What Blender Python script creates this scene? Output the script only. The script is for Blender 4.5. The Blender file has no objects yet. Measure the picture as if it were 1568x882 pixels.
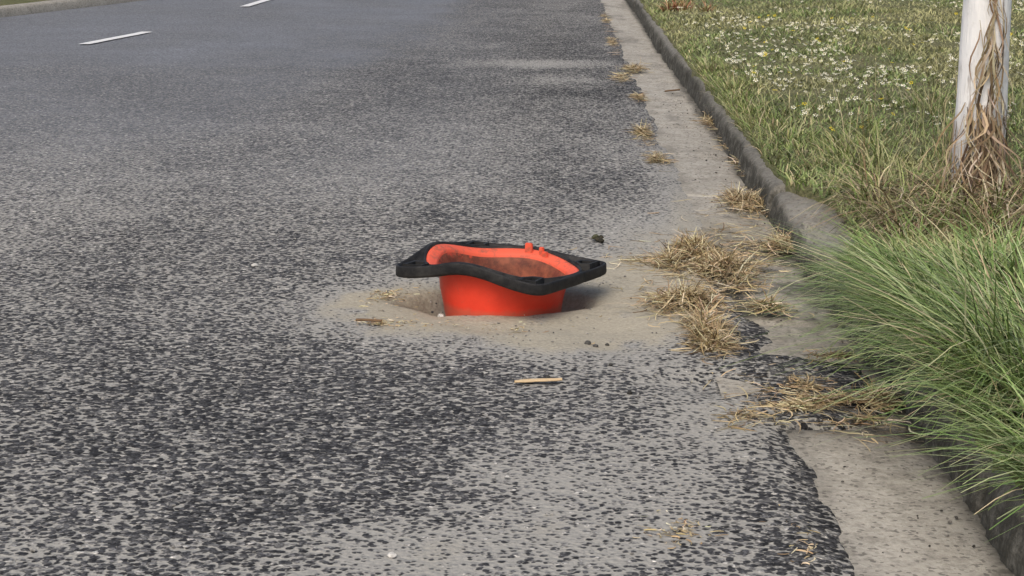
import bpy, bmesh, math, random
import numpy as np
from mathutils import Vector, Matrix
random.seed(7); rng=np.random.default_rng(7)
scene=bpy.context.scene
H=1.2; F=3000.0; W=1568.0
TH=math.atan(609/F); PSI=math.atan(61*math.cos(TH)/F)
# ---------- camera
cam=bpy.data.cameras.new("camera"); co=bpy.data.objects.new("camera",cam); scene.collection.objects.link(co)
co.location=(0,0,H); co.rotation_euler=(math.pi/2-TH,0,PSI)
cam.sensor_width=36; cam.lens=F/W*36; cam.clip_end=2000; cam.clip_start=.05
scene.camera=co
# surveyed ground position (metres) of a point at height z
def G(u,v,z=0.0):
    a=441-v
    dn=(v+168)*math.cos(TH); fw=F*math.cos(TH)+a*math.sin(TH)
    k=(H-z)/dn
    x=(u-784)*k; y=fw*k
    return (x*math.cos(PSI)-y*math.sin(PSI), x*math.sin(PSI)+y*math.cos(PSI))
# ---------- light
sc=scene; sc.view_settings.view_transform='Standard'; sc.view_settings.look='None'; sc.view_settings.exposure=0
w=bpy.data.worlds.new("World"); sc.world=w; w.use_nodes=True
nt=w.node_tree; nt.nodes.clear()
sky=nt.nodes.new('ShaderNodeTexSky'); sky.sky_type='NISHITA'; sky.sun_disc=False
sky.sun_elevation=math.radians(50); sky.sun_rotation=math.radians(200)
sky.air_density=1.0; sky.dust_density=5.0; sky.ozone_density=.6
bg=nt.nodes.new('ShaderNodeBackground'); bg.inputs[1].default_value=0.15
out=nt.nodes.new('ShaderNodeOutputWorld'); nt.links.new(sky.outputs[0],bg.inputs[0]); nt.links.new(bg.outputs[0],out.inputs[0])
sl=bpy.data.lights.new("sun",'SUN'); sl.energy=1.35; sl.angle=math.radians(45); sl.color=(1,.97,.90)
so=bpy.data.objects.new("sun",sl); sc.collection.objects.link(so)
az=math.radians(200); el=math.radians(50)
d=Vector((math.sin(az)*math.cos(el),math.cos(az)*math.cos(el),math.sin(el)))
so.rotation_euler=d.to_track_quat('Z','Y').to_euler(); so.location=(0,0,10)
# ---------- numpy noise
def vnoise(x,y,seed=0):
    x=np.asarray(x,float); y=np.asarray(y,float)
    xi=np.floor(x).astype(np.int64); yi=np.floor(y).astype(np.int64); fx=x-xi; fy=y-yi
    fx=fx*fx*(3-2*fx); fy=fy*fy*(3-2*fy)
    def h(a,b):
        n=(a*374761393+b*668265263+seed*974634777)&0xffffffff
        n=((n^(n>>13))*1274126177)&0xffffffff
        n=n^(n>>16)
        return (n&0xffff)/65535.0
    return (h(xi,yi)*(1-fx)+h(xi+1,yi)*fx)*(1-fy)+(h(xi,yi+1)*(1-fx)+h(xi+1,yi+1)*fx)*fy
def fbm(x,y,seed=0,o=4):
    s=0;a=.5;t=0
    for i in range(o):
        s=s+a*vnoise(x*2**i,y*2**i,seed+i*17); t+=a; a*=.5
    return s/t
def sstep(a,b,x):
    t=np.clip((x-a)/(b-a),0,1); return t*t*(3-2*t)
# ---------- node helper
class M:
    def __init__(s,name,rough=.9):
        s.m=bpy.data.materials.new(name); s.m.use_nodes=True; s.t=s.m.node_tree; s.t.nodes.clear()
        s.out=s.t.nodes.new('ShaderNodeOutputMaterial'); s.b=s.t.nodes.new('ShaderNodeBsdfPrincipled')
        s.t.links.new(s.b.outputs[0],s.out.inputs[0]); s.b.inputs['Roughness'].default_value=rough
        s.b.inputs['Specular IOR Level'].default_value=.25
        s.tc=s.t.nodes.new('ShaderNodeTexCoord').outputs['Object']
    def put(s,inp,v):
        if isinstance(v,bpy.types.NodeSocket): s.t.links.new(v,inp)
        elif isinstance(v,tuple) and len(v)==3 and inp.type=='RGBA': inp.default_value=(*v,1)
        else: inp.default_value=v
    def noise(s,scale,detail=4,rough=.6,vec=None):
        n=s.t.nodes.new('ShaderNodeTexNoise'); n.inputs['Scale'].default_value=scale; n.inputs['Detail'].default_value=detail; n.inputs['Roughness'].default_value=rough
        s.t.links.new(vec or s.tc,n.inputs['Vector']); return n.outputs['Fac']
    def vor(s,scale,feat='F1',vec=None):
        n=s.t.nodes.new('ShaderNodeTexVoronoi'); n.feature=feat; n.inputs['Scale'].default_value=scale
        s.t.links.new(vec or s.tc,n.inputs['Vector']); return n
    def sep(s,c):
        n=s.t.nodes.new('ShaderNodeSeparateColor'); s.put(n.inputs[0],c); return n.outputs
    def math(s,op,a,b=0.0,c=None,clamp=False):
        n=s.t.nodes.new('ShaderNodeMath'); n.operation=op; n.use_clamp=clamp
        s.put(n.inputs[0],a); s.put(n.inputs[1],b)
        if c is not None: s.put(n.inputs[2],c)
        return n.outputs[0]
    def ramp(s,f,stops):
        n=s.t.nodes.new('ShaderNodeValToRGB'); s.put(n.inputs[0],f); e=n.color_ramp.elements
        while len(e)<len(stops): e.new(.5)
        for i,(p,c) in enumerate(stops):
            e[i].position=p; e[i].color=(c,c,c,1) if isinstance(c,(int,float)) else (*c,1)
        return n.outputs[0]
    def mix(s,f,a,b,mode='MIX'):
        n=s.t.nodes.new('ShaderNodeMix'); n.data_type='RGBA'; n.blend_type=mode
        s.put(n.inputs[0],f); s.put(n.inputs[6],a); s.put(n.inputs[7],b); return n.outputs[2]
    def attr(s,name):
        n=s.t.nodes.new('ShaderNodeAttribute'); n.attribute_name=name; return n.outputs['Color']
    def bump(s,h,strength,dist):
        n=s.t.nodes.new('ShaderNodeBump'); n.inputs['Strength'].default_value=strength; n.inputs['Distance'].default_value=dist
        s.put(n.inputs['Height'],h); s.t.links.new(n.outputs[0],s.b.inputs['Normal'])
    def col(s,c): s.put(s.b.inputs['Base Color'],c)
# ---------- materials
def asphalt():
    m=M("asphalt_chipseal",.92)
    v=m.vor(68); v.inputs['Randomness'].default_value=1
    r=m.sep(v.outputs['Color']); dist=v.outputs['Distance']
    v2=m.vor(190); r2=m.sep(v2.outputs['Color'])
    p=m.sep(m.attr('paint')); sand,tone,smooth=p[0],p[1],p[2]
    stone=m.ramp(r[0],[(0,(.024,.024,.026)),(.4,(.056,.056,.059)),(.72,(.105,.104,.105)),(.90,(.21,.205,.195)),(1,(.46,.44,.40))])
    st2=m.ramp(r2[1],[(0,.45),(.6,.95),(1,1.8)])
    stone=m.mix(1.0,stone,st2,'MULTIPLY')
    gap=m.ramp(dist,[(.35,1.0),(.8,.45)])
    stone=m.mix(1.0,stone,gap,'MULTIPLY')
    n1=m.noise(4,5,.65); n2=m.noise(50,2,.65)
    k=m.math('MULTIPLY_ADD',dist,1.15,sand); k=m.math('MULTIPLY_ADD',n1,.55,k); k=m.math('MULTIPLY_ADD',n2,1.35,k)
    fac=m.ramp(m.math('MULTIPLY',k,.4),[(.675,0),(.76,1)])
    gr=m.noise(100,2,.7)
    sandc=m.mix(gr,(.22,.20,.155),(.52,.475,.375))
    greyc=m.mix(gr,(.21,.21,.195),(.45,.43,.385))
    sandc=m.mix(m.ramp(sand,[(.45,0),(.75,1)]),greyc,sandc)
    tc=m.t.nodes.new('ShaderNodeCombineColor')
    for i in range(3): m.t.links.new(tone,tc.inputs[i])
    tt=m.mix(1.0,tc.outputs[0],(2,2,2),'MULTIPLY')
    c=m.mix(1.0,stone,tt,'MULTIPLY')
    c=m.mix(fac,c,sandc)
    sm=m.mix(m.noise(1.3,5,.65),(.130,.138,.152),(.21,.22,.238))
    sm=m.mix(.6,sm,m.mix(1.0,sm,m.ramp(r[1],[(0,.5),(1,1.5)]),'MULTIPLY'))
    c=m.mix(smooth,c,sm)
    m.col(c)
    hh=m.math('MULTIPLY',m.math('SUBTRACT',1.0,dist),m.math('SUBTRACT',1.0,m.math('MULTIPLY',sand,.8,clamp=True)))
    hh=m.math('MULTIPLY_ADD',r[2],.4,hh)
    m.bump(hh,.8,.008)
    return m.m
def concrete(name,light,dark,bs=.5):
    m=M(name,.9)
    p=m.sep(m.attr('paint'))
    n=m.noise(4,6,.7); n2=m.noise(60,4,.7); v=m.vor(120)
    c=m.mix(m.ramp(n,[(.3,0),(.7,1)]),dark,light)
    c=m.mix(1.0,c,m.ramp(n2,[(.25,.55),(.5,1),(.8,1.25)]),'MULTIPLY')
    c=m.mix(m.ramp(m.noise(11,5,.75),[(.50,0),(.66,.5)]),c,(.15,.138,.11))
    c=m.mix(m.ramp(m.sep(v.outputs['Color'])[0],[(.88,0),(.92,.65)]),c,(.07,.065,.06))
    c=m.mix(m.math('MULTIPLY',p[0],m.ramp(m.noise(14,5,.7),[(.2,.4),(.6,1)])),c,(.28,.255,.20))
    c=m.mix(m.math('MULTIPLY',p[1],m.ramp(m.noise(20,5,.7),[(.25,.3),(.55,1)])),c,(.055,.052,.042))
    m.col(c); m.bump(n2,bs,.01)
    return m.m
def grassmat(name,spec=.25):
    m=M(name,.6); a=m.attr('Col'); m.col(a); m.b.inputs['Specular IOR Level'].default_value=spec
    return m.m
def soil():
    m=M("verge_soil",.95)
    c=m.mix(m.ramp(m.noise(2.2,6,.7),[(.35,0),(.65,1)]),(.13,.15,.05),(.24,.22,.12))
    c=m.mix(m.ramp(m.noise(45,5,.75),[(.35,0),(.7,1)]),c,(.06,.06,.03)); m.col(c); m.bump(m.noise(60,4),.8,.02); return m.m
# ---------- mesh helpers
def link(name,me,mat=None,parent=None):
    o=bpy.data.objects.new(name,me); sc.collection.objects.link(o)
    if mat: me.materials.append(mat)
    if parent: o.parent=parent
    return o
def setcol(me,name,arr):
    a=me.color_attributes.new(name,'FLOAT_COLOR','POINT')
    full=np.ones((len(me.vertices),4),np.float32); full[:,:3]=arr; a.data.foreach_set('color',full.ravel())
def fastmesh(name,V,Q):
    me=bpy.data.meshes.new(name); V=np.asarray(V,np.float32); Q=np.asarray(Q,np.int32)
    me.vertices.add(len(V)); me.vertices.foreach_set('co',V.ravel())
    k=Q.shape[1]
    me.loops.add(Q.size); me.loops.foreach_set('vertex_index',Q.ravel())
    me.polygons.add(len(Q)); me.polygons.foreach_set('loop_start',np.arange(0,Q.size,k,dtype=np.int32))
    me.update(calc_edges=True); return me
def gridmesh(name,X,Y,Z,smooth=True,closed=False):
    ny,nx=X.shape; V=np.stack([X,Y,Z],-1).reshape(-1,3)
    i=np.arange(ny*nx).reshape(ny,nx)
    if closed:
        i=np.concatenate([i,i[:,:1]],1)
    Q=np.stack([i[:-1,:-1],i[:-1,1:],i[1:,1:],i[1:,:-1]],-1).reshape(-1,4)
    me=fastmesh(name,V,Q)
    if smooth: me.polygons.foreach_set('use_smooth',np.ones(len(Q),bool))
    return me
# ---------- ROAD
cx,cy=G(770,456)
def edge(y):
    e=.55+.05*(fbm(y*3,y*0+3,5,4)-.5)
    gut=sstep(4.36,4.46,y)*(1-sstep(5.0,5.1,y))
    e=e+gut*.27
    bulge=np.exp(-((y-5.35)/.25)**2)*.06
    return e+bulge
xs=np.concatenate([np.arange(-16,-1.6,.3),np.arange(-1.6,-.55,.022),np.arange(-.55,.42,.014),np.arange(.42,.86,.011)])
ys=np.concatenate([np.arange(0,3,.25),np.arange(3,5.1,.024),np.arange(5.1,6.2,.014),np.arange(6.2,8.5,.024),np.arange(8.5,26,.08),np.arange(26,90,1.5)])
X,Y=np.meshgrid(xs,ys)
def blob(px,rx,ry,p=2,X=None,Y=None,rot=0):
    dx=X-px[0]; dy=Y-px[1]
    if rot: c,s=math.cos(rot),math.sin(rot); dx,dy=dx*c+dy*s,-dx*s+dy*c
    return np.exp(-((dx/rx)**2+(dy/ry)**2)**(p/2))
def B(u,v,rx,ry,p=2,rot=0): return blob(G(u,v),rx,ry,p,X,Y,rot)
def roadz(X,Y):
    z=.006*(fbm(X*1.2,Y*.6,3,3)-.5)
    z=z-.022*blob((cx+.02,cy-.05),.42,.42,3,X,Y)+.022*(fbm(X*6,Y*5,13,4)-.5)*blob((cx+.1,cy-.1),.6,.7,4,X,Y)
    wv=.05*(fbm(X*9,Y*9,77,3)-.5)
    z=z-.065*blob((cx-.02+wv,cy+.03+wv),.275,.17,10,X,Y)
    z=z-.05*blob((cx-.22+wv,cy+.02+wv),.07,.09,6,X,Y)
    z=z-.018*blob(G(935,508),.12,.22,3,X,Y)
    z=z-.02*blob(G(1110,585),.16,.12,3,X,Y)
    return z
Z=roadz(X,Y)
E=edge(Y)+.035*(fbm(X*16,Y*12,33,4)-.5)
Z=Z-.016*sstep(-.10,0.02,X-E)
Z=Z-.03*sstep(0,.03,X-E)
gut=sstep(4.36,4.46,Y)*(1-sstep(5.0,5.1,Y))
Z=Z-.008*gut*sstep(.5,.8,X)+.014*(fbm(X*14,Y*12,37,3)-.5)*gut*sstep(.4,.55,X)
nz=fbm(X*2.2,Y*1.1,21,5); nz2=fbm(X*9,Y*5,41,4)
sand=.15+.28*(nz-.5)
sand+= (.72*B(775,465,.48,.50,3)+.58*B(920,505,.28,.42,3)+.5*B(585,475,.20,.34,3)+.5*B(970,440,.26,.45,3))*(.0+1.75*nz2)
sand+= .42*B(1000,370,.24,.85)+.40*B(1045,300,.10,1.6)+.25*B(1060,620,.13,.5)
sand+= (.26*B(720,830,.28,.22)+.26*B(900,740,.25,.30)+.22*B(620,870,.30,.2)+.22*B(1060,800,.10,.25)+.2*B(1130,650,.14,.3))*(.2+1.3*nz2)
sand+= .42*B(820,97,.55,.35,3)+.25*B(860,122,.3,.3)
sand-= .12*B(560,600,.35,.9)+ .05*B(250,700,.7,1.0)+.12*B(1190,800,.05,.6)
sand-= .30*B(1150,515,.06,.15)+.30*gut*sstep(.45,.6,X)
sand-= .10*sstep(9,13,Y)
sand-= .20*sstep(-.07,0,X-E)*(Y<6.2)
tone=.49+.0*X
far=sstep(6.5,9,Y)
tone+= .16*sstep(5,8,Y)*(1-sstep(9.5,12,Y)) +.05*far
tone-= .13*blob((.1,11.5),.7,3.8,2,X,Y)
tone+= .12*sstep(-1.2,-3,X)*far
tone+= .28*(nz-.5)+.12*(nz2-.5)
tone-= .14*sstep(-.07,0,X-E)*(Y<6.2)
# worn travelling lane
wob=.5*(fbm(X*.5,Y*.35,51,4)-.5)
u_edge=-1.15+.12*(Y-13)*.3+.5*(nz-.5)
sm=sstep(.35,-.5,X-u_edge)*sstep(12.4,14.4,Y+2.5*wob)*.85
sm=np.maximum(sm,.55*sstep(-.9,-2.0,X)*sstep(7.0,11.0,Y))
sm=np.maximum(sm,.22*sstep(6.8,9,Y)*sstep(.1,-.8,X))
sm=np.clip(sm*(.60+.8*nz),0,1)
sand=sand-.1*sm
me=gridmesh("road",X,Y,Z)
setcol(me,'paint',np.stack([np.clip(sand,0,1.2),np.clip(tone,.1,1),sm],-1).reshape(-1,3))
road=link("road",me,asphalt())
# ---------- base ground sheet
gm=M("ground_soil",.95); gm.col(gm.mix(gm.noise(.3,6),(.08,.10,.03),(.16,.15,.07)))
gx,gy=np.meshgrid(np.linspace(-600,600,13),np.linspace(-200,1400,17))
link("ground",gridmesh("ground",gx,gy,gx*0-.2),gm.m)
# ---------- GUTTER
xs=np.arange(.42,.862,.0125); ys=np.concatenate([np.arange(0,3,.2),np.arange(3,9,.02),np.arange(9,30,.1),np.arange(30,90,2)])
X,Y=np.meshgrid(xs,ys)
Z=-.014-.012*(X-.5)/.35+.006*(fbm(X*8,Y*8,61,4)-.5)
rough=sstep(5.0,5.2,Y)*(1-sstep(6.7,7.0,Y))
Z+=rough*.016*(fbm(X*22,Y*18,67,3)-.5)
for j in (4.40,5.06,5.52,6.62,7.9,9.1,10.3,11.6,12.8,14,15.2,16.4): Z-=.018*np.exp(-((Y-j-.03*(vnoise(X*12,X*0+j,3)-.5))/.014)**2)
nz=fbm(X*6,Y*3,71,4)
sand=.15+.9*blob((.6,6.9),.3,.45,4,X,Y)+.5*blob((.5,5.9),.12,.6,3,X,Y)+.6*sstep(.64,.5,X)*sstep(7,8,Y)*nz+.2*rough
dark=.9*sstep(.795,.845,X-.06*(nz-.5))+.75*rough*sstep(.5,.64,nz)+.35*rough*.5+.6*blob((.7,4.36),.3,.06,2,X,Y)+.3*sstep(.62,.56,X)*sstep(.45,.6,nz)
dark+=.35*sstep(8,11,Y)*sstep(.55,.7,nz)
me=gridmesh("gutter",X,Y,Z); setcol(me,'paint',np.stack([np.clip(sand,0,1),np.clip(dark,0,1),sand*0],-1).reshape(-1,3))
link("gutter",me,concrete("gutter_concrete",(.49,.46,.40),(.36,.335,.285)))
# ---------- KERB
prof=np.array([(.832,-.06),(.838,-.02),(.841,.015),(.845,.045),(.850,.070),(.856,.086),(.868,.095),(.89,.099),(.92,.100),(.96,.100),(1.04,.098),(1.05,.05)])
ys=np.concatenate([np.arange(0,3,.2),np.arange(3,9.5,.02),np.arange(9.5,30,.08),np.arange(30,90,2)])
P=np.arange(len(prof)); PY,PI=np.meshgrid(ys,P,indexing='ij')
X=prof[PI,0]; Z=prof[PI,1]; Y=PY
n=fbm(Y*4,PI*.35,81,4)-.5; n2=fbm(Y*22,PI*.8,85,4)-.5
joints=[2.6,3.75,4.9,6.15,7.35,8.6,9.8,11.2,12.4,13.7,15,16.3,17.6,19,20.4]
segi=np.searchsorted(np.array(joints),ys); so_=np.array([math.sin(i*7.3)*.014 for i in range(40)]); sz_=np.array([math.sin(i*4.1+1)*.010 for i in range(40)])
X=X+.018*n+.022*n2+so_[segi][:,None]; Z=Z+(.012*n+.014*n2+sz_[segi][:,None])*(PI>2)
for j in joints:
    g=np.exp(-((Y-j-.04*n)/.016)**2); Z-=.05*g*(PI>2); X+=.04*g*(PI<7)
brk=blob((6.55,7),.30,3.2,4,Y,PI.astype(float)); Z+=-.02*brk*(PI>3)*(1+4*n2); X+=.02*brk*(PI<8)*(1+3*n2)
brk2=blob((5.95,5),.10,3.2,4,Y,PI.astype(float)); Z-=.05*brk2*(PI>3); X+=.03*brk2*(PI<8)
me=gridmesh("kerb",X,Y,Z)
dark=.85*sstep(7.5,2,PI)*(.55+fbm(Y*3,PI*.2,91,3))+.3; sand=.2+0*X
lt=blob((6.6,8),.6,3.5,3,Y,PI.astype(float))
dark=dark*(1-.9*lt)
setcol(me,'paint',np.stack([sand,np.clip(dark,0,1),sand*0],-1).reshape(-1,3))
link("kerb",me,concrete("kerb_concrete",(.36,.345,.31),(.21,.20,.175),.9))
# ---------- VERGE
def vedge(y): # turf edge creeping over the kerb top, bare near the broken part
    return .885+.03*(fbm(y*2.5,y*0,99,3)-.5)+.12*np.exp(-((y-6.6)/.6)**4)
def vz(x,y):
    return .108+.055*(1-np.exp(-np.maximum(x-.88,0)/.7))+.04*(fbm(x*1.1,y*1.1,101,3)-.5)*sstep(.95,1.5,x)+.015*(fbm(x*6,y*6,103,2)-.5)
xs=np.concatenate([np.array([0,.002,.012]),np.arange(.03,1.5,.04),np.arange(1.5,8,.15),np.arange(8,80,4)])
ys=np.concatenate([np.arange(0,3,.3),np.arange(3,10,.04),np.arange(10,30,.15),np.arange(30,100,3)])
X,Y=np.meshgrid(xs,ys); X=X+vedge(Y)+.02*(vnoise(X*0+1,Y*18,7)-.5); Z=vz(X,Y)+.012*sstep(0,.03,X-vedge(Y)); Z[:,0]=.04
link("verge",gridmesh("verge",X,Y,Z),soil())
# far side verge + kerb
fl=[(-7.6,8),(-6.3,14),G(0,27),G(215,1),(-3.3,26),(-2.4,31),(-1.9,40),(-1.9,90)]
fl=np.array(fl); t=np.linspace(0,1,400); seg=np.concatenate([[0],np.cumsum(np.hypot(*np.diff(fl,axis=0).T))]); seg/=seg[-1]
px=np.interp(t,seg,fl[:,0]); py=np.interp(t,seg,fl[:,1])
off=np.array([0,-.02,-.05,-.16,-.18]); zz=np.array([-.02,.07,.09,.095,.05])
X=px[:,None]+off+.01*(vnoise(py*5,py*0,4)[:,None]); Y=py[:,None]+0*off; Z=zz[None,:]+0*X
me=gridmesh("kerb",X,Y,Z); setcol(me,'paint',np.tile((.3,.15,0),(X.size,1)))
link("kerb",me,bpy.data.materials["gutter_concrete"])
off=np.array([-.15,-.2,-.6,-1.5,-4,-12,-60]); X=px[:,None]+off; Y=py[:,None]+0*off; Z=.10+0*X+np.array([-.03,0,.02,.03,.05,.1,.3])
link("verge",gridmesh("verge",X,Y,Z),bpy.data.materials["verge_soil"])
# ---------- lane marks
pm=M("road_paint",.7); pm.col(pm.mix(pm.ramp(pm.noise(30,5,.7),[(.3,0),(.42,1)]),(.25,.25,.26),(.72,.72,.70)))
def dash(a,b,wd=.10):
    a=Vector((*a,0)); b=Vector((*b,0)); dd=(b-a); n=Vector((-dd.y,dd.x,0)).normalized()*wd/2
    V=[];N=14
    for i in range(N+1):
        p=a.lerp(b,i/N)
        for s in (-1,1):
            q=p+n*s*(1+.06*random.uniform(-1,1)); V.append((q.x,q.y,.009))
    Q=[(2*i,2*i+1,2*i+3,2*i+2) for i in range(N)]
    link("lane_marking",fastmesh("lane_marking",V,Q),pm.m)
dash(G(128,69),G(226,50)); dash(G(374,11),G(425,-4)); dash((-2.3,29),(-2.0,31))
# ---------- strips (blades / straw)
def strips(name,Pn,side,wd,col,mat):
    N,S,_=Pn.shape
    L=Pn-side[:,None,:]*wd[:,:,None]/2; R=Pn+side[:,None,:]*wd[:,:,None]/2
    V=np.stack([L,R],2).reshape(-1,3)
    C=np.repeat(col[:,:,None,:],2,2).reshape(-1,3)
    i=np.arange(N*S*2).reshape(N,S,2)
    Q=np.stack([i[:,:-1,0],i[:,:-1,1],i[:,1:,1],i[:,1:,0]],-1).reshape(-1,4)
    me=fastmesh(name,V,Q); setcol(me,'Col',C); return link(name,me,mat)
GM=grassmat("grass_blades",.35); SM=grassmat("dry_straw",.15)
def palette(n,cols,wts,jit=.25):
    idx=rng.choice(len(cols),n,p=np.array(wts)/sum(wts)); c=np.array(cols)[idx]
    return c*(1+jit*rng.uniform(-1,1,(n,1)))*(1+.08*rng.uniform(-1,1,(n,3)))
def blades(name,base,h,ang,lean,droop,wd,col,S=4,mat=None,dk=.45):
    N=len(h); t=np.linspace(0,1,S)[None,:,None]
    d=np.stack([np.cos(ang),np.sin(ang),0*ang],-1)
    Pn=base[:,None,:]+d[:,None,:]*(h*lean)[:,None,None]*(t**1.7)+np.array([0,0,1.])*(h[:,None,None])*(t-droop[:,None,None]*t**2.4)
    sa=ang+np.pi/2+rng.uniform(-.9,.9,N); side=np.stack([np.cos(sa),np.sin(sa),0*sa],-1)
    wv=wd[:,None]*np.linspace(1,.12,S)[None,:]**.7
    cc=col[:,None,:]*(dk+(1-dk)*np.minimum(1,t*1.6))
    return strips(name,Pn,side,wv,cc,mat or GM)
GREENS=[(.17,.24,.07),(.25,.31,.11),(.34,.36,.16),(.47,.42,.24),(.11,.16,.045)]
# lawn
N=120000
y=5.5+(30-5.5)*rng.random(N)**1.25; xmax=1.0+y*.25
x=.89+(xmax-.89)*rng.random(N)
keep=x>vedge(y)-.01; x=x[keep]; y=y[keep]; N=len(x)
patch=fbm(x*1.6,y*.9,120,4); patch2=fbm(x*3.5,y*1.8,125,3)
col=palette(N,GREENS,[.28,.3,.2,.1,.12])
dry=(sstep(.45,.66,patch))[:,None]; col=col*(1-dry*.7)+np.array([.43,.40,.20])*dry*.7*(1+.3*rng.uniform(-1,1,(N,1)))
col*=(.65+.7*patch2)[:,None]
base=np.stack([x,y,vz(x,y)-.002],-1)
h=rng.uniform(.015,.050,N)*(.4+1.3*fbm(x*3,y*2.4,130,3))
blades("lawn",base,h,rng.uniform(0,6.28,N),rng.uniform(.3,1.4,N),rng.uniform(0,.35,N),rng.uniform(.004,.009,N)*(1+y*.035),col,3)
# far verge lawn
N=18000; k=rng.integers(60,330,N); x=px[k]-.17-3.0*rng.random(N)**1.4; yy=py[k]+rng.uniform(-.1,.1,N)
blades("lawn",np.stack([x,yy,0*x+.10],-1),rng.uniform(.03,.07,N),rng.uniform(0,6.28,N),rng.uniform(.2,1,N),rng.uniform(0,.3,N),rng.uniform(.010,.016,N),palette(N,GREENS,[.2,.3,.3,.15,.05]),3)
# flowers
def flowers(name,pts,r,col,core):
    V=[];Q=[];C=[]
    for (x,y,z) in pts:
        rr=r*random.uniform(.7,1.2); tx,ty=random.uniform(-.5,.5),random.uniform(-.7,.3); n0=len(V); a0=random.random()*6
        for i in range(5):
            a=a0+i*1.2566
            for (rad,da) in ((.2,0),(.8,-.42),(1.05,0),(.8,.42)):
                px_,py_=math.cos(a+da)*rad*rr,math.sin(a+da)*rad*rr
                V.append((x+px_,y+py_,z+px_*tx-py_*ty+(.15*rr if rad<.5 else 0))); C.append(core if rad<.5 else col)
            b=n0+i*4; Q.append((b,b+1,b+2,b+3))
    me=fastmesh(name,V,Q); setcol(me,'Col',np.array(C)); return link(name,me,SM)
pts=[]
while len(pts)<2300:
    y=random.uniform(8.2,26); x=random.uniform(1.05,1+y*.25)
    if vnoise(x*1.3,y*.7,150)*.6+vnoise(x*4,y*3,151)*.4>random.uniform(.4,.75): pts.append((x,y,float(vz(x,y))+random.uniform(.035,.06)))
flowers("daisy_flowers",pts,.0120,(.85,.85,.80),(.7,.6,.2))
pts=[]
for i in range(90):
    y=random.uniform(7.5,16); x=random.uniform(1.1,1+y*.2); pts.append((x,y,float(vz(x,y))+random.uniform(.04,.10)))
flowers("yellow_flowers",pts,.013,(.68,.58,.05),(.6,.4,.02))
# ---------- long grass along kerb
def clumps(name,cl,cols,wts,mat=None,wr=(.003,.0065),S=6,dk=.4,lean=(.25,1.15),droop=(.05,.6)):
    b=[];h=[];a=[];l=[];dr=[];wd=[]
    for (x,y,n,hh,rad,bias) in cl:
        th=rng.uniform(0,6.28,n); rr=rad*np.sqrt(rng.random(n))
        bx=np.maximum(x+rr*np.cos(th),.89); by=y+rr*np.sin(th)
        b.append(np.stack([bx,by,vz(bx,by)-.008],-1)); h.append(hh*rng.uniform(.45,1.1,n))
        an=th+rng.normal(0,.7,n); dx=np.cos(an)-bias; dy=np.sin(an); a.append(np.arctan2(dy,dx))
        l.append(rng.uniform(*lean,n)); dr.append(rng.uniform(*droop,n)); wd.append(rng.uniform(*wr,n))
    b=np.concatenate(b);h=np.concatenate(h);a=np.concatenate(a);l=np.concatenate(l);dr=np.concatenate(dr);wd=np.concatenate(wd)
    return blades(name,b,h,a,l,dr,wd,palette(len(h),cols,wts),S,mat,dk)
LG=[(.15,.23,.06),(.24,.33,.11),(.37,.42,.20),(.08,.12,.035),(.52,.45,.27)]
def hgt(y): return .38-.135*max(0,y-4.1)
cl=[]
for i in range(80):
    y=random.uniform(4.0,5.55); x=.91+abs(random.gauss(0,.24)); cl.append((x,y,random.randint(35,75),hgt(y)*random.uniform(.7,1.1),.07,1.0 if x<1.1 else .4))
for i in range(18):
    y=random.uniform(4.55,5.6); x=random.uniform(.90,.98); cl.append((x,y,45,hgt(y)*random.uniform(.9,1.15),.06,1.6))
for i in range(40):
    y=random.uniform(3.25,4.2); x=.92+abs(random.gauss(0,.16)); cl.append((x,y,50,random.uniform(.14,.28),.07,1.0))
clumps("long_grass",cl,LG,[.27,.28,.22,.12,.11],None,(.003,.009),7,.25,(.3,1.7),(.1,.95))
cl=[]
for i in range(60):
    y=random.uniform(7.6,12); x=.90+abs(random.gauss(0,.16)); cl.append((x,y,random.randint(20,45),random.uniform(.07,.15),.06,.7))
for i in range(60):
    y=random.uniform(5.6,10); x=random.uniform(1.15,2.3); cl.append((x,y,22,random.uniform(.08,.24),.08,0))
for i in range(50):
    y=random.uniform(5.3,8.2); x=random.uniform(1.10,1.45); cl.append((x,y,24,random.uniform(.09,.20),.08,.3))
for i in range(90):
    y=random.uniform(9,24); x=.89+abs(random.gauss(0,.08)); cl.append((x,y,26,random.uniform(.04,.08),.07,.6))
clumps("weeds",cl,[(.18,.24,.06),(.28,.33,.11),(.42,.39,.20),(.52,.44,.26)],[.3,.3,.22,.18],None,(.003,.007))
# tall seed stems
cl=[(random.uniform(1.0,1.8),random.uniform(6.2,9.5),2,random.uniform(.25,.45),.05,.2) for i in range(60)]
clumps("weeds",cl,[(.35,.36,.16),(.50,.44,.26),(.30,.20,.12)],[.4,.4,.2],None,(.002,.004),6,.6,(.1,.6),(0,.2))
wx,wy=G(1042,14,.15)
clumps("weeds",[(wx+random.gauss(0,.1),wy+random.gauss(0,.15),30,.16,.06,0) for i in range(8)],[(.32,.13,.07),(.26,.22,.08),(.45,.30,.16)],[.4,.3,.3],None,(.008,.016),5,.5)
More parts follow.
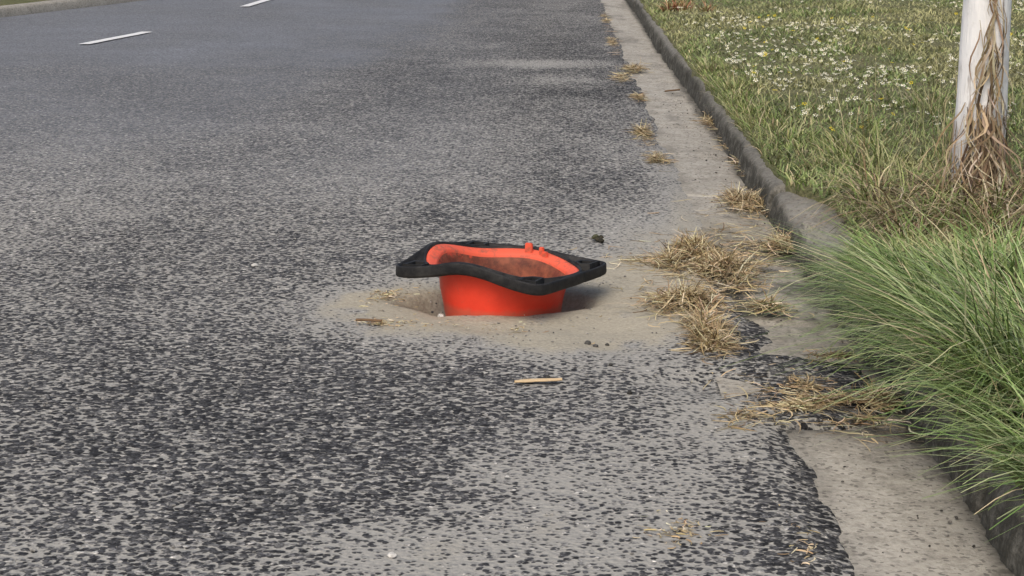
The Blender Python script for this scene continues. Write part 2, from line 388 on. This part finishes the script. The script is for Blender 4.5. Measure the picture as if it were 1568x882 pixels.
# ---------- tree
tx,ty=G(1492,300,.16)
tree=bpy.data.objects.new("tree",None); sc.collection.objects.link(tree); tree.location=(tx,ty,0)
bm_=M("white_bark",.85)
c=bm_.mix(bm_.ramp(bm_.noise(7,6,.7),[(.3,0),(.5,1)]),(.55,.53,.51),(.82,.82,.82))
mp=bm_.t.nodes.new('ShaderNodeMapping'); mp.inputs['Scale'].default_value=(28,28,2.5); bm_.t.links.new(bm_.tc,mp.inputs[0])
st=bm_.noise(1.0,5,.7,mp.outputs[0]); c=bm_.mix(bm_.ramp(st,[(.60,0),(.68,.8)]),c,(.22,.17,.14))
bm_.col(c); bm_.bump(st,.6,.02)
def tube(name,path,rad,mat,parent,seg=20,amp=.05):
    path=[Vector(p) for p in path]; rows=[]
    for i,p in enumerate(path):
        dvec=(path[min(i+1,len(path)-1)]-path[max(i-1,0)]).normalized(); q=dvec.to_track_quat('Z','Y')
        rows.append([p+q@Vector((math.cos(a)*rad[i]*(1+amp*(vnoise(math.cos(a)*2+9,p.z*5+math.sin(a)*2,7)-.5)*2),math.sin(a)*rad[i]*(1+amp*(vnoise(math.sin(a)*2+5,p.z*5,8)-.5)*2),0)) for a in [k*2*math.pi/seg for k in range(seg)]])
    A=np.array([[tuple(v) for v in r] for r in rows]); me=gridmesh(name,A[...,0],A[...,1],A[...,2],closed=True); return link(name,me,mat,parent)
zs=np.linspace(0,2.6,40)
tube("trunk",[(.012*math.sin(z*1.7)+.004*z,0.01*math.sin(z*2.1),z) for z in zs],[.086-.004*z for z in zs],bm_.m,tree,28,.10)
leafc=[];limb_end=[]
for k in range(7):
    a=k*.9+.3; p=Vector((.0,0,2.2+.06*k)); path=[p]; L=random.uniform(1.1,1.6)
    for s in range(1,8):
        f=s/7; path.append(p+Vector((math.cos(a+.3*f)*L*f*.8,math.sin(a+.3*f)*L*f*.8,L*1.0*f**.8)))
        if s>2: limb_end.append(path[-1])
    tube("limb_%d"%(k+1),path,[.045*(1-.85*i/7) for i in range(8)],bm_.m,tree,10)
N=3800; Pn=np.zeros((N,3,3)); side=np.zeros((N,3))
for i in range(N):
    c0=random.choice(limb_end)+Vector((random.gauss(0,.22),random.gauss(0,.22),random.gauss(0,.2)))
    dv=Vector((random.gauss(0,1),random.gauss(0,1),random.gauss(-.6,.7))).normalized()*.09
    for s in range(3): Pn[i,s]=c0+dv*(s/2)
    sv=dv.cross(Vector((random.random(),random.random(),1))).normalized(); side[i]=sv
cc=palette(N,[(.06,.10,.03),(.09,.14,.04),(.12,.16,.06)],[1,1,1]); lf=strips("foliage",Pn,side,np.tile((.008,.024,.004),(N,1)),np.repeat(cc[:,None],3,1),GM); lf.parent=tree
# hanging dead leaves / bark strips round the trunk
N=300; S=7; th=rng.uniform(0,6.28,N); th=np.where(rng.random(N)<.6,rng.normal(-1.35,.5,N),th)
z0=rng.uniform(.22,.50,N); up=rng.random(N)<.16; z0=np.where(up,rng.uniform(.5,.95,N),z0); th=np.where(up,rng.normal(-1.25,.25,N),th); L=rng.uniform(.12,.32,N)
t=np.linspace(0,1,S)
r=.089+.08*t[None,:]**1.3*rng.uniform(.0,1.6,N)[:,None]*np.where(up,.2,1)[:,None]+.010*np.sin(t*7+rng.uniform(0,6,N)[:,None])
an=th[:,None]+.55*np.sin(t*3+rng.uniform(0,6,N)[:,None])*t
Pn=np.stack([np.cos(an)*r,np.sin(an)*r,np.maximum(z0[:,None]-L[:,None]*t,.13)],-1)
side=np.stack([-np.sin(th),np.cos(th),rng.uniform(-.3,.3,N)],-1)
wv=rng.uniform(.003,.010,N)[:,None]*np.array([.5,.9,1,1,.9,.6,.2])
cc=palette(N,[(.24,.17,.10),(.36,.27,.17),(.48,.40,.29),(.10,.07,.045)],[.3,.3,.2,.2])
o=strips("hanging_dead_leaves",Pn,side,wv,np.repeat(cc[:,None],S,1),SM); o.parent=tree
# dead clump about the tree foot
cl=[]
for i in range(64):
    a=random.uniform(0,6.28); r_=random.uniform(.05,.42); cl.append((max(1.06,tx+math.cos(a)*r_-.05),ty+math.sin(a)*r_*1.5-.25,50,random.uniform(.12,.30),.06,.15))
clumps("dead_grass_tuft",cl,[(.26,.19,.11),(.42,.34,.21),(.12,.085,.05),(.20,.26,.08),(.55,.48,.32)],[.25,.22,.19,.22,.12],SM,(.003,.009),6,.25,(.3,1.8),(.3,1.4))
# ---------- dry grass piles
def straw(name,px_,rx,ry,hh,n,wd=(.0015,.0035),L=(.03,.12),rot=0,z0=0.0):
    N=n; S=5; th=rng.uniform(0,6.28,N); rr=np.abs(rng.normal(0,.55,N)); rr=np.minimum(rr,1.8)
    lx=rx*rr*np.cos(th); ly=ry*rr*np.sin(th); c,s=math.cos(rot),math.sin(rot)
    x=px_[0]+lx*c-ly*s; y=px_[1]+lx*s+ly*c
    wx=.4*rx*(fbm(x*9,y*7,5,2)-.5)*2; x=x+wx; y=y+.4*ry*(fbm(x*8+9,y*6,6,2)-.5)*2
    lump=.3+1.4*fbm(x*16,y*11,int(px_[0]*100)%97,3)
    top=hh*np.exp(-(rr/.8)**2)*lump
    z=z0+.004+top*rng.random(N)
    Ln=rng.uniform(*L,N); a=rng.uniform(0,6.28,N); t=np.linspace(-.5,.5,S)
    cur=rng.normal(0,.9,N)
    an=a[:,None]+cur[:,None]*t
    dz=rng.normal(0,.5,N)*np.minimum(1,top/.02+.1)
    X=x[:,None]+np.cos(an)*Ln[:,None]*t; Y=y[:,None]+np.sin(an)*Ln[:,None]*t
    Z=np.maximum(z[:,None]+dz[:,None]*Ln[:,None]*t-.1*Ln[:,None]*t**2,z0+.003)
    side=np.stack([-np.sin(a),np.cos(a),rng.uniform(-.8,.8,N)],-1)
    wv=rng.uniform(*wd,N)[:,None]*np.array([.6,1,1,.9,.4])
    cc=palette(N,[(.46,.355,.195),(.60,.49,.30),(.32,.235,.13),(.70,.62,.43),(.14,.10,.055)],[.3,.28,.2,.14,.08])
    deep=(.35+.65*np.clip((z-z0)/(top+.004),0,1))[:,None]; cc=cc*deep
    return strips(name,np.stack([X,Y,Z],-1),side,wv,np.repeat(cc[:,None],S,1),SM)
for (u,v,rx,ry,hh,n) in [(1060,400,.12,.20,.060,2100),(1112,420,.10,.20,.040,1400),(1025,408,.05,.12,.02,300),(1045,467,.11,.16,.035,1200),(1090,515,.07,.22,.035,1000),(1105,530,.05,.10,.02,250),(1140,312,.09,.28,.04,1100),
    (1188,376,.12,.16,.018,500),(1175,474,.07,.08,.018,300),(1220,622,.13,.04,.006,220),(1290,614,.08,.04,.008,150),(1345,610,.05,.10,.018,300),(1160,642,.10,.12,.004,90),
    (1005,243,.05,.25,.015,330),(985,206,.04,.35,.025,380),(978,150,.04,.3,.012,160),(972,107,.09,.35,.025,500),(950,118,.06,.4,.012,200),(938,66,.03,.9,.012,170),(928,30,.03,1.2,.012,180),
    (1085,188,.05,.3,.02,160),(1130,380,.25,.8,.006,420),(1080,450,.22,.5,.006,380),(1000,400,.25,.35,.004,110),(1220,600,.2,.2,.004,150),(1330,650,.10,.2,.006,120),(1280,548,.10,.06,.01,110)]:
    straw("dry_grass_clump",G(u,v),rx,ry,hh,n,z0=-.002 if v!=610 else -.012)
for (u,v,rx,ry,n) in [(605,450,.13,.20,260),(600,490,.14,.10,260),(1045,812,.07,.10,110),(1230,840,.05,.2,40),(760,500,.3,.15,60),(1220,600,.2,.25,260)]:
    straw("plant_debris",G(u,v),rx,ry,.004,n,L=(.006,.03),z0=-.012 if v<600 else -.001)
straw("dry_grass_clump",(.86,8.6),.05,2.0,.01,400)
# ---------- stick, twigs, stones
wm=M("dry_wood",.8); wm.col(wm.mix(wm.noise(60,4),(.50,.36,.20),(.66,.52,.33)))
def stick(name,a,b,wd,th,mat):
    a=Vector((*a,.004+th/2)); b=Vector((*b,.006+th/2)); N=14; dd=(b-a); n=Vector((-dd.y,dd.x,0)).normalized(); A=[]
    for i in range(N+1):
        f=i/N; p=a.lerp(b,f)+n*.003*math.sin(f*5); ww=wd*(.35+.65*min(1,f*5,(1-f)*3+.2))*random.uniform(.85,1.1)
        A.append([tuple(p+n*ww*math.cos(k)*.5+Vector((0,0,th*.5*math.sin(k)))) for k in [j*math.pi/4 for j in range(8)]])
    A=np.array(A); return link(name,gridmesh(name,A[...,0],A[...,1],A[...,2],closed=True),mat)
stick("wood_splinter",G(788,589),G(860,586),.026,.007,wm.m)
tw=M("twig_bark",.9); tw.col(tw.mix(tw.noise(50,4),(.10,.06,.035),(.22,.14,.08)))
stick("twig",G(545,494),G(585,496),.012,.008,tw.m)
stick("twig",G(1018,142),G(1040,140),.02,.01,tw.m)
gmv=M("gravel_stone",.9); gmv.col(gmv.mix(1.0,gmv.attr('Col'),gmv.ramp(gmv.noise(200,3),[(.3,.6),(.7,1.2)]),'MULTIPLY'))
def stones(name,items):
    bm=bmesh.new(); C=[]
    for (x,y,z,r,c) in items:
        res=bmesh.ops.create_icosphere(bm,subdivisions=1 if r<.01 else 2,radius=r); rt=Matrix.Rotation(random.random()*6,3,'Z'); sx,sy,sz=random.uniform(.8,1.4),random.uniform(.7,1.1),random.uniform(.45,.8)
        for vv in res['verts']:
            p=vv.co*random.uniform(.85,1.12); vv.co=rt@Vector((p.x*sx,p.y*sy,p.z*sz))+Vector((x,y,z+r*.35)); C.append(c)
    me=bpy.data.meshes.new(name); bm.to_mesh(me); bm.free(); setcol(me,'Col',np.array(C)); return link(name,me,gmv.m)
it=[]
for i in range(520):
    y=random.uniform(3.4,9); x=random.uniform(-1.6,.5)
    if random.random()<.22: x,y=cx+random.gauss(.05,.35),cy+random.gauss(0,.4)
    if (x-cx)**2+(y-cy)**2<.075: continue
    g=random.choice([.15,.2,.25,.3,.4]); it.append((x,y,float(roadz(np.array(x),np.array(y)))+.001,random.uniform(.002,.0045),(g,g*.96,g*.88)))
for i in range(260):
    y=random.uniform(3.5,12); x=random.uniform(.56,.83); g=random.choice([.06,.1,.2,.35]); it.append((x,y,-.02,random.uniform(.002,.0055),(g,g*.93,g*.82)))
for (u,v,r,g) in [(390,408,.012,.6),(600,853,.010,.6),(964,603,.010,.04),(900,519,.010,.08),(912,524,.008,.1),(930,519,.007,.06),(840,578,.007,.06),(675,470,.011,.55),(50,843,.008,.3),(935,560,.008,.06)]:
    x,y=G(u,v); it.append((x,y,float(roadz(np.array(x),np.array(y))),r,(g,g*.97,g*.9)))
stones("gravel",it)
x,y=G(915,369); stones("dirt_clod",[(x+random.gauss(0,.010),y+random.gauss(0,.02),.002+random.random()*.012,random.uniform(.008,.015),random.choice([(.05,.045,.03),(.09,.09,.05),(.03,.028,.02)])) for i in range(9)])
# ---------- TRAFFIC CONE (upside down in the hole)
cone=bpy.data.objects.new("traffic_cone",None); sc.collection.objects.link(cone); cone.location=(cx,cy,0)
Z0=.112
aR=math.degrees(math.atan2(.108,.31))
st_h=np.array([-.022,.002,.006,.036,.006,.034,-.008,-.018])
def warp(a):
    f=((np.degrees(a)-aR)%360)/45; i=np.floor(f).astype(int)%8; f=f-np.floor(f)
    p0,p1,p2,p3=st_h[(i-1)%8],st_h[i],st_h[(i+1)%8],st_h[(i+2)%8]
    return p1+.5*f*(p2-p0+f*(2*p0-5*p1+4*p2-p3+f*(3*(p1-p2)+p3-p0)))
NA=256; A=np.linspace(0,2*np.pi,NA,endpoint=False); WP=warp(A)
q=np.abs(((np.degrees(A)-aR)%90)-45)/45.0
phi=np.radians(45)*(1-q)
RS=.246/np.maximum(np.cos(np.radians(45)-phi),.01)
RO=(RS**-40+ .332**-40)**(-1/40.)
RO=np.maximum(RO,.250)
om=M("orange_plastic",.42); om.b.inputs['Specular IOR Level'].default_value=.4
c=om.mix(om.ramp(om.noise(9,6,.7),[(.35,0),(.7,1)]),(.88,.062,.028),(.74,.045,.02))
c=om.mix(om.ramp(om.noise(24,6,.75),[(.58,0),(.78,.5)]),c,(.32,.085,.055))
g_=om.t.nodes.new('ShaderNodeSeparateXYZ'); om.t.links.new(om.tc,g_.inputs[0])
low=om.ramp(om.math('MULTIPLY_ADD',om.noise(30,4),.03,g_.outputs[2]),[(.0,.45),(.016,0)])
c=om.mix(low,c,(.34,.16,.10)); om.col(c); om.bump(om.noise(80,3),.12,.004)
oi=M("orange_plastic_weathered",.6)
c=oi.mix(oi.ramp(oi.noise(8,5,.7),[(.40,0),(.60,1)]),(.74,.085,.045),(.48,.08,.045))
g_=oi.t.nodes.new('ShaderNodeSeparateXYZ'); oi.t.links.new(oi.tc,g_.inputs[0])
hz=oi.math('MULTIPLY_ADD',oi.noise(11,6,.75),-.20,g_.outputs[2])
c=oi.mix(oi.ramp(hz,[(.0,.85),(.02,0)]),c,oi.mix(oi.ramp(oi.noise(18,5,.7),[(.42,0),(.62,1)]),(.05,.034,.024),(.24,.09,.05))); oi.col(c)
ol=M("orange_plastic_faded",.55); ol.col(ol.mix(ol.ramp(ol.noise(26,5,.7),[(.50,0),(.66,.75)]),(.76,.12,.065),(.26,.10,.065)))
bk=M("black_rubber",.62)
c=bk.mix(bk.ramp(bk.noise(14,6,.75),[(.42,0),(.75,1)]),(.011,.011,.012),(.05,.048,.045)); bk.col(c); bk.bump(bk.noise(120,4),.35,.003)
def ringmesh(name,rings,mat):
    Xr=np.array([r*np.cos(A) for r,z in rings]); Yr=np.array([r*np.sin(A) for r,z in rings]); Zr=np.array([z+0*A for r,z in rings])
    return link(name,gridmesh(name,Xr,Yr,Zr,closed=True),mat,cone)
one=np.ones(NA)
dip=np.clip((RO-.25)/.03,0,1)
top=Z0+WP
ringmesh("rubber_base",[(.205*one,top-.034),(.235*one,top-.037),(RO-.012,top-.035),(RO-.002,top-.032),(RO,top-.028),(RO-.0005,top-.004),(RO-.002,top-.0005),(RO-.005,top+.0005),(RO-.010,top-.001),(RO-.012,top-.007*dip),(np.maximum(RO-.022,.238),top-.016*dip),(.238*one,top-.014*dip),(.235*one,top+.001),(.231*one,top+.001),(.229*one,top-.006),(.227*one,top-.02)],bk.m)
ringmesh("flange",[(.2295*one,top-.008),(.226*one,top-.005),(.218*one,top-.006),(.210*one,top-.012),(.2*one,top-.016),(.1955*one,top-.022),(.194*one,top-.032)],ol.m)
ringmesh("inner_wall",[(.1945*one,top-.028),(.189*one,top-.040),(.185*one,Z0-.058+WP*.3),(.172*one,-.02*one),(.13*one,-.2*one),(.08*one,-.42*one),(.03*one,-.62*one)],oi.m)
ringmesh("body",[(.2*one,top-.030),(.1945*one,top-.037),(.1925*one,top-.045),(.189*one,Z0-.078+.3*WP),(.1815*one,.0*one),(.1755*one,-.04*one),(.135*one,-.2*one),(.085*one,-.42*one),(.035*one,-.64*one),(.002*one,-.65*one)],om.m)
xx,yy=np.meshgrid(np.linspace(0,1,14),np.linspace(0,2*np.pi,60))
mm=M("dry_mud",.95); mm.col(mm.mix(mm.noise(30,6,.7),(.10,.065,.04),(.24,.17,.11)))
link("mud_inside",gridmesh("mud_inside",xx*.18*np.cos(yy),xx*.18*np.sin(yy),.012+.02*(fbm(xx*np.cos(yy)*4+5,xx*np.sin(yy)*4+5,3,3)-.5)),mm.m,cone)
def box(name,loc,size,rotz,mat,bev=.002,rx=0):
    bm=bmesh.new(); bmesh.ops.create_cube(bm,size=1)
    for v in bm.verts:
        v.co=Vector((v.co.x*size[0]*(.85 if v.co.z>0 else 1),v.co.y*size[1],v.co.z*size[2]))
    bmesh.ops.bevel(bm,geom=bm.edges[:],offset=bev,segments=2,affect='EDGES')
    me=bpy.data.meshes.new(name); bm.to_mesh(me); bm.free(); o=link(name,me,mat,cone); o.location=loc; o.rotation_euler=(rx,0,rotz)
    for p in me.polygons: p.use_smooth=False
    return o
def polar(r,deg): a=math.radians(deg); return r*math.cos(a),r*math.sin(a)
for k,(deg,r,s,hh) in enumerate([(69,.212,(.026,.012,.034),.000),(57,.212,(.016,.012,.030),-.003),(53,.208,(.022,.012,.020),-.008)]):
    x,y=polar(r,deg); box("lug_%d"%(k+1),(x,y,Z0+float(warp(np.array([math.radians(deg)]))[0])+hh),s,math.radians(deg-90),ol.m)
# corner eyelets: rubber frame round a through-slot
for k in range(4):
    deg=aR+90*k; a=math.radians(deg); zc=Z0+float(warp(np.array([a]))[0])-.004
    pts=[(.312,0),(.262,.042),(.232,.018),(.232,-.018),(.262,-.042)]
    bm=bmesh.new(); outer=[];inner=[];ot=[];itp=[]
    cxm=.265
    for (r,s) in pts:
        def V(rr,ss,z): 
            return bm.verts.new((rr*math.cos(a)-ss*math.sin(a),rr*math.sin(a)+ss*math.cos(a),z))
        outer.append(V(r,s,zc-.014)); ot.append(V(cxm+(r-cxm)*.94,s*.94,zc+.009)); itp.append(V(cxm+(r-cxm)*.68,s*.68,zc+.008)); inner.append(V(cxm+(r-cxm)*.62,s*.62,zc-.02))
    n=len(pts)
    for i in range(n):
        j=(i+1)%n
        bm.faces.new((outer[i],outer[j],ot[j],ot[i])); bm.faces.new((ot[i],ot[j],itp[j],itp[i])); bm.faces.new((itp[i],itp[j],inner[j],inner[i]))
    me=bpy.data.meshes.new("corner_eyelet"); bm.to_mesh(me); bm.free(); link("corner_eyelet_%d"%(k+1),me,bk.m,cone)
print("verts",sum(len(o.data.vertices) for o in bpy.data.objects if o.type=='MESH'))
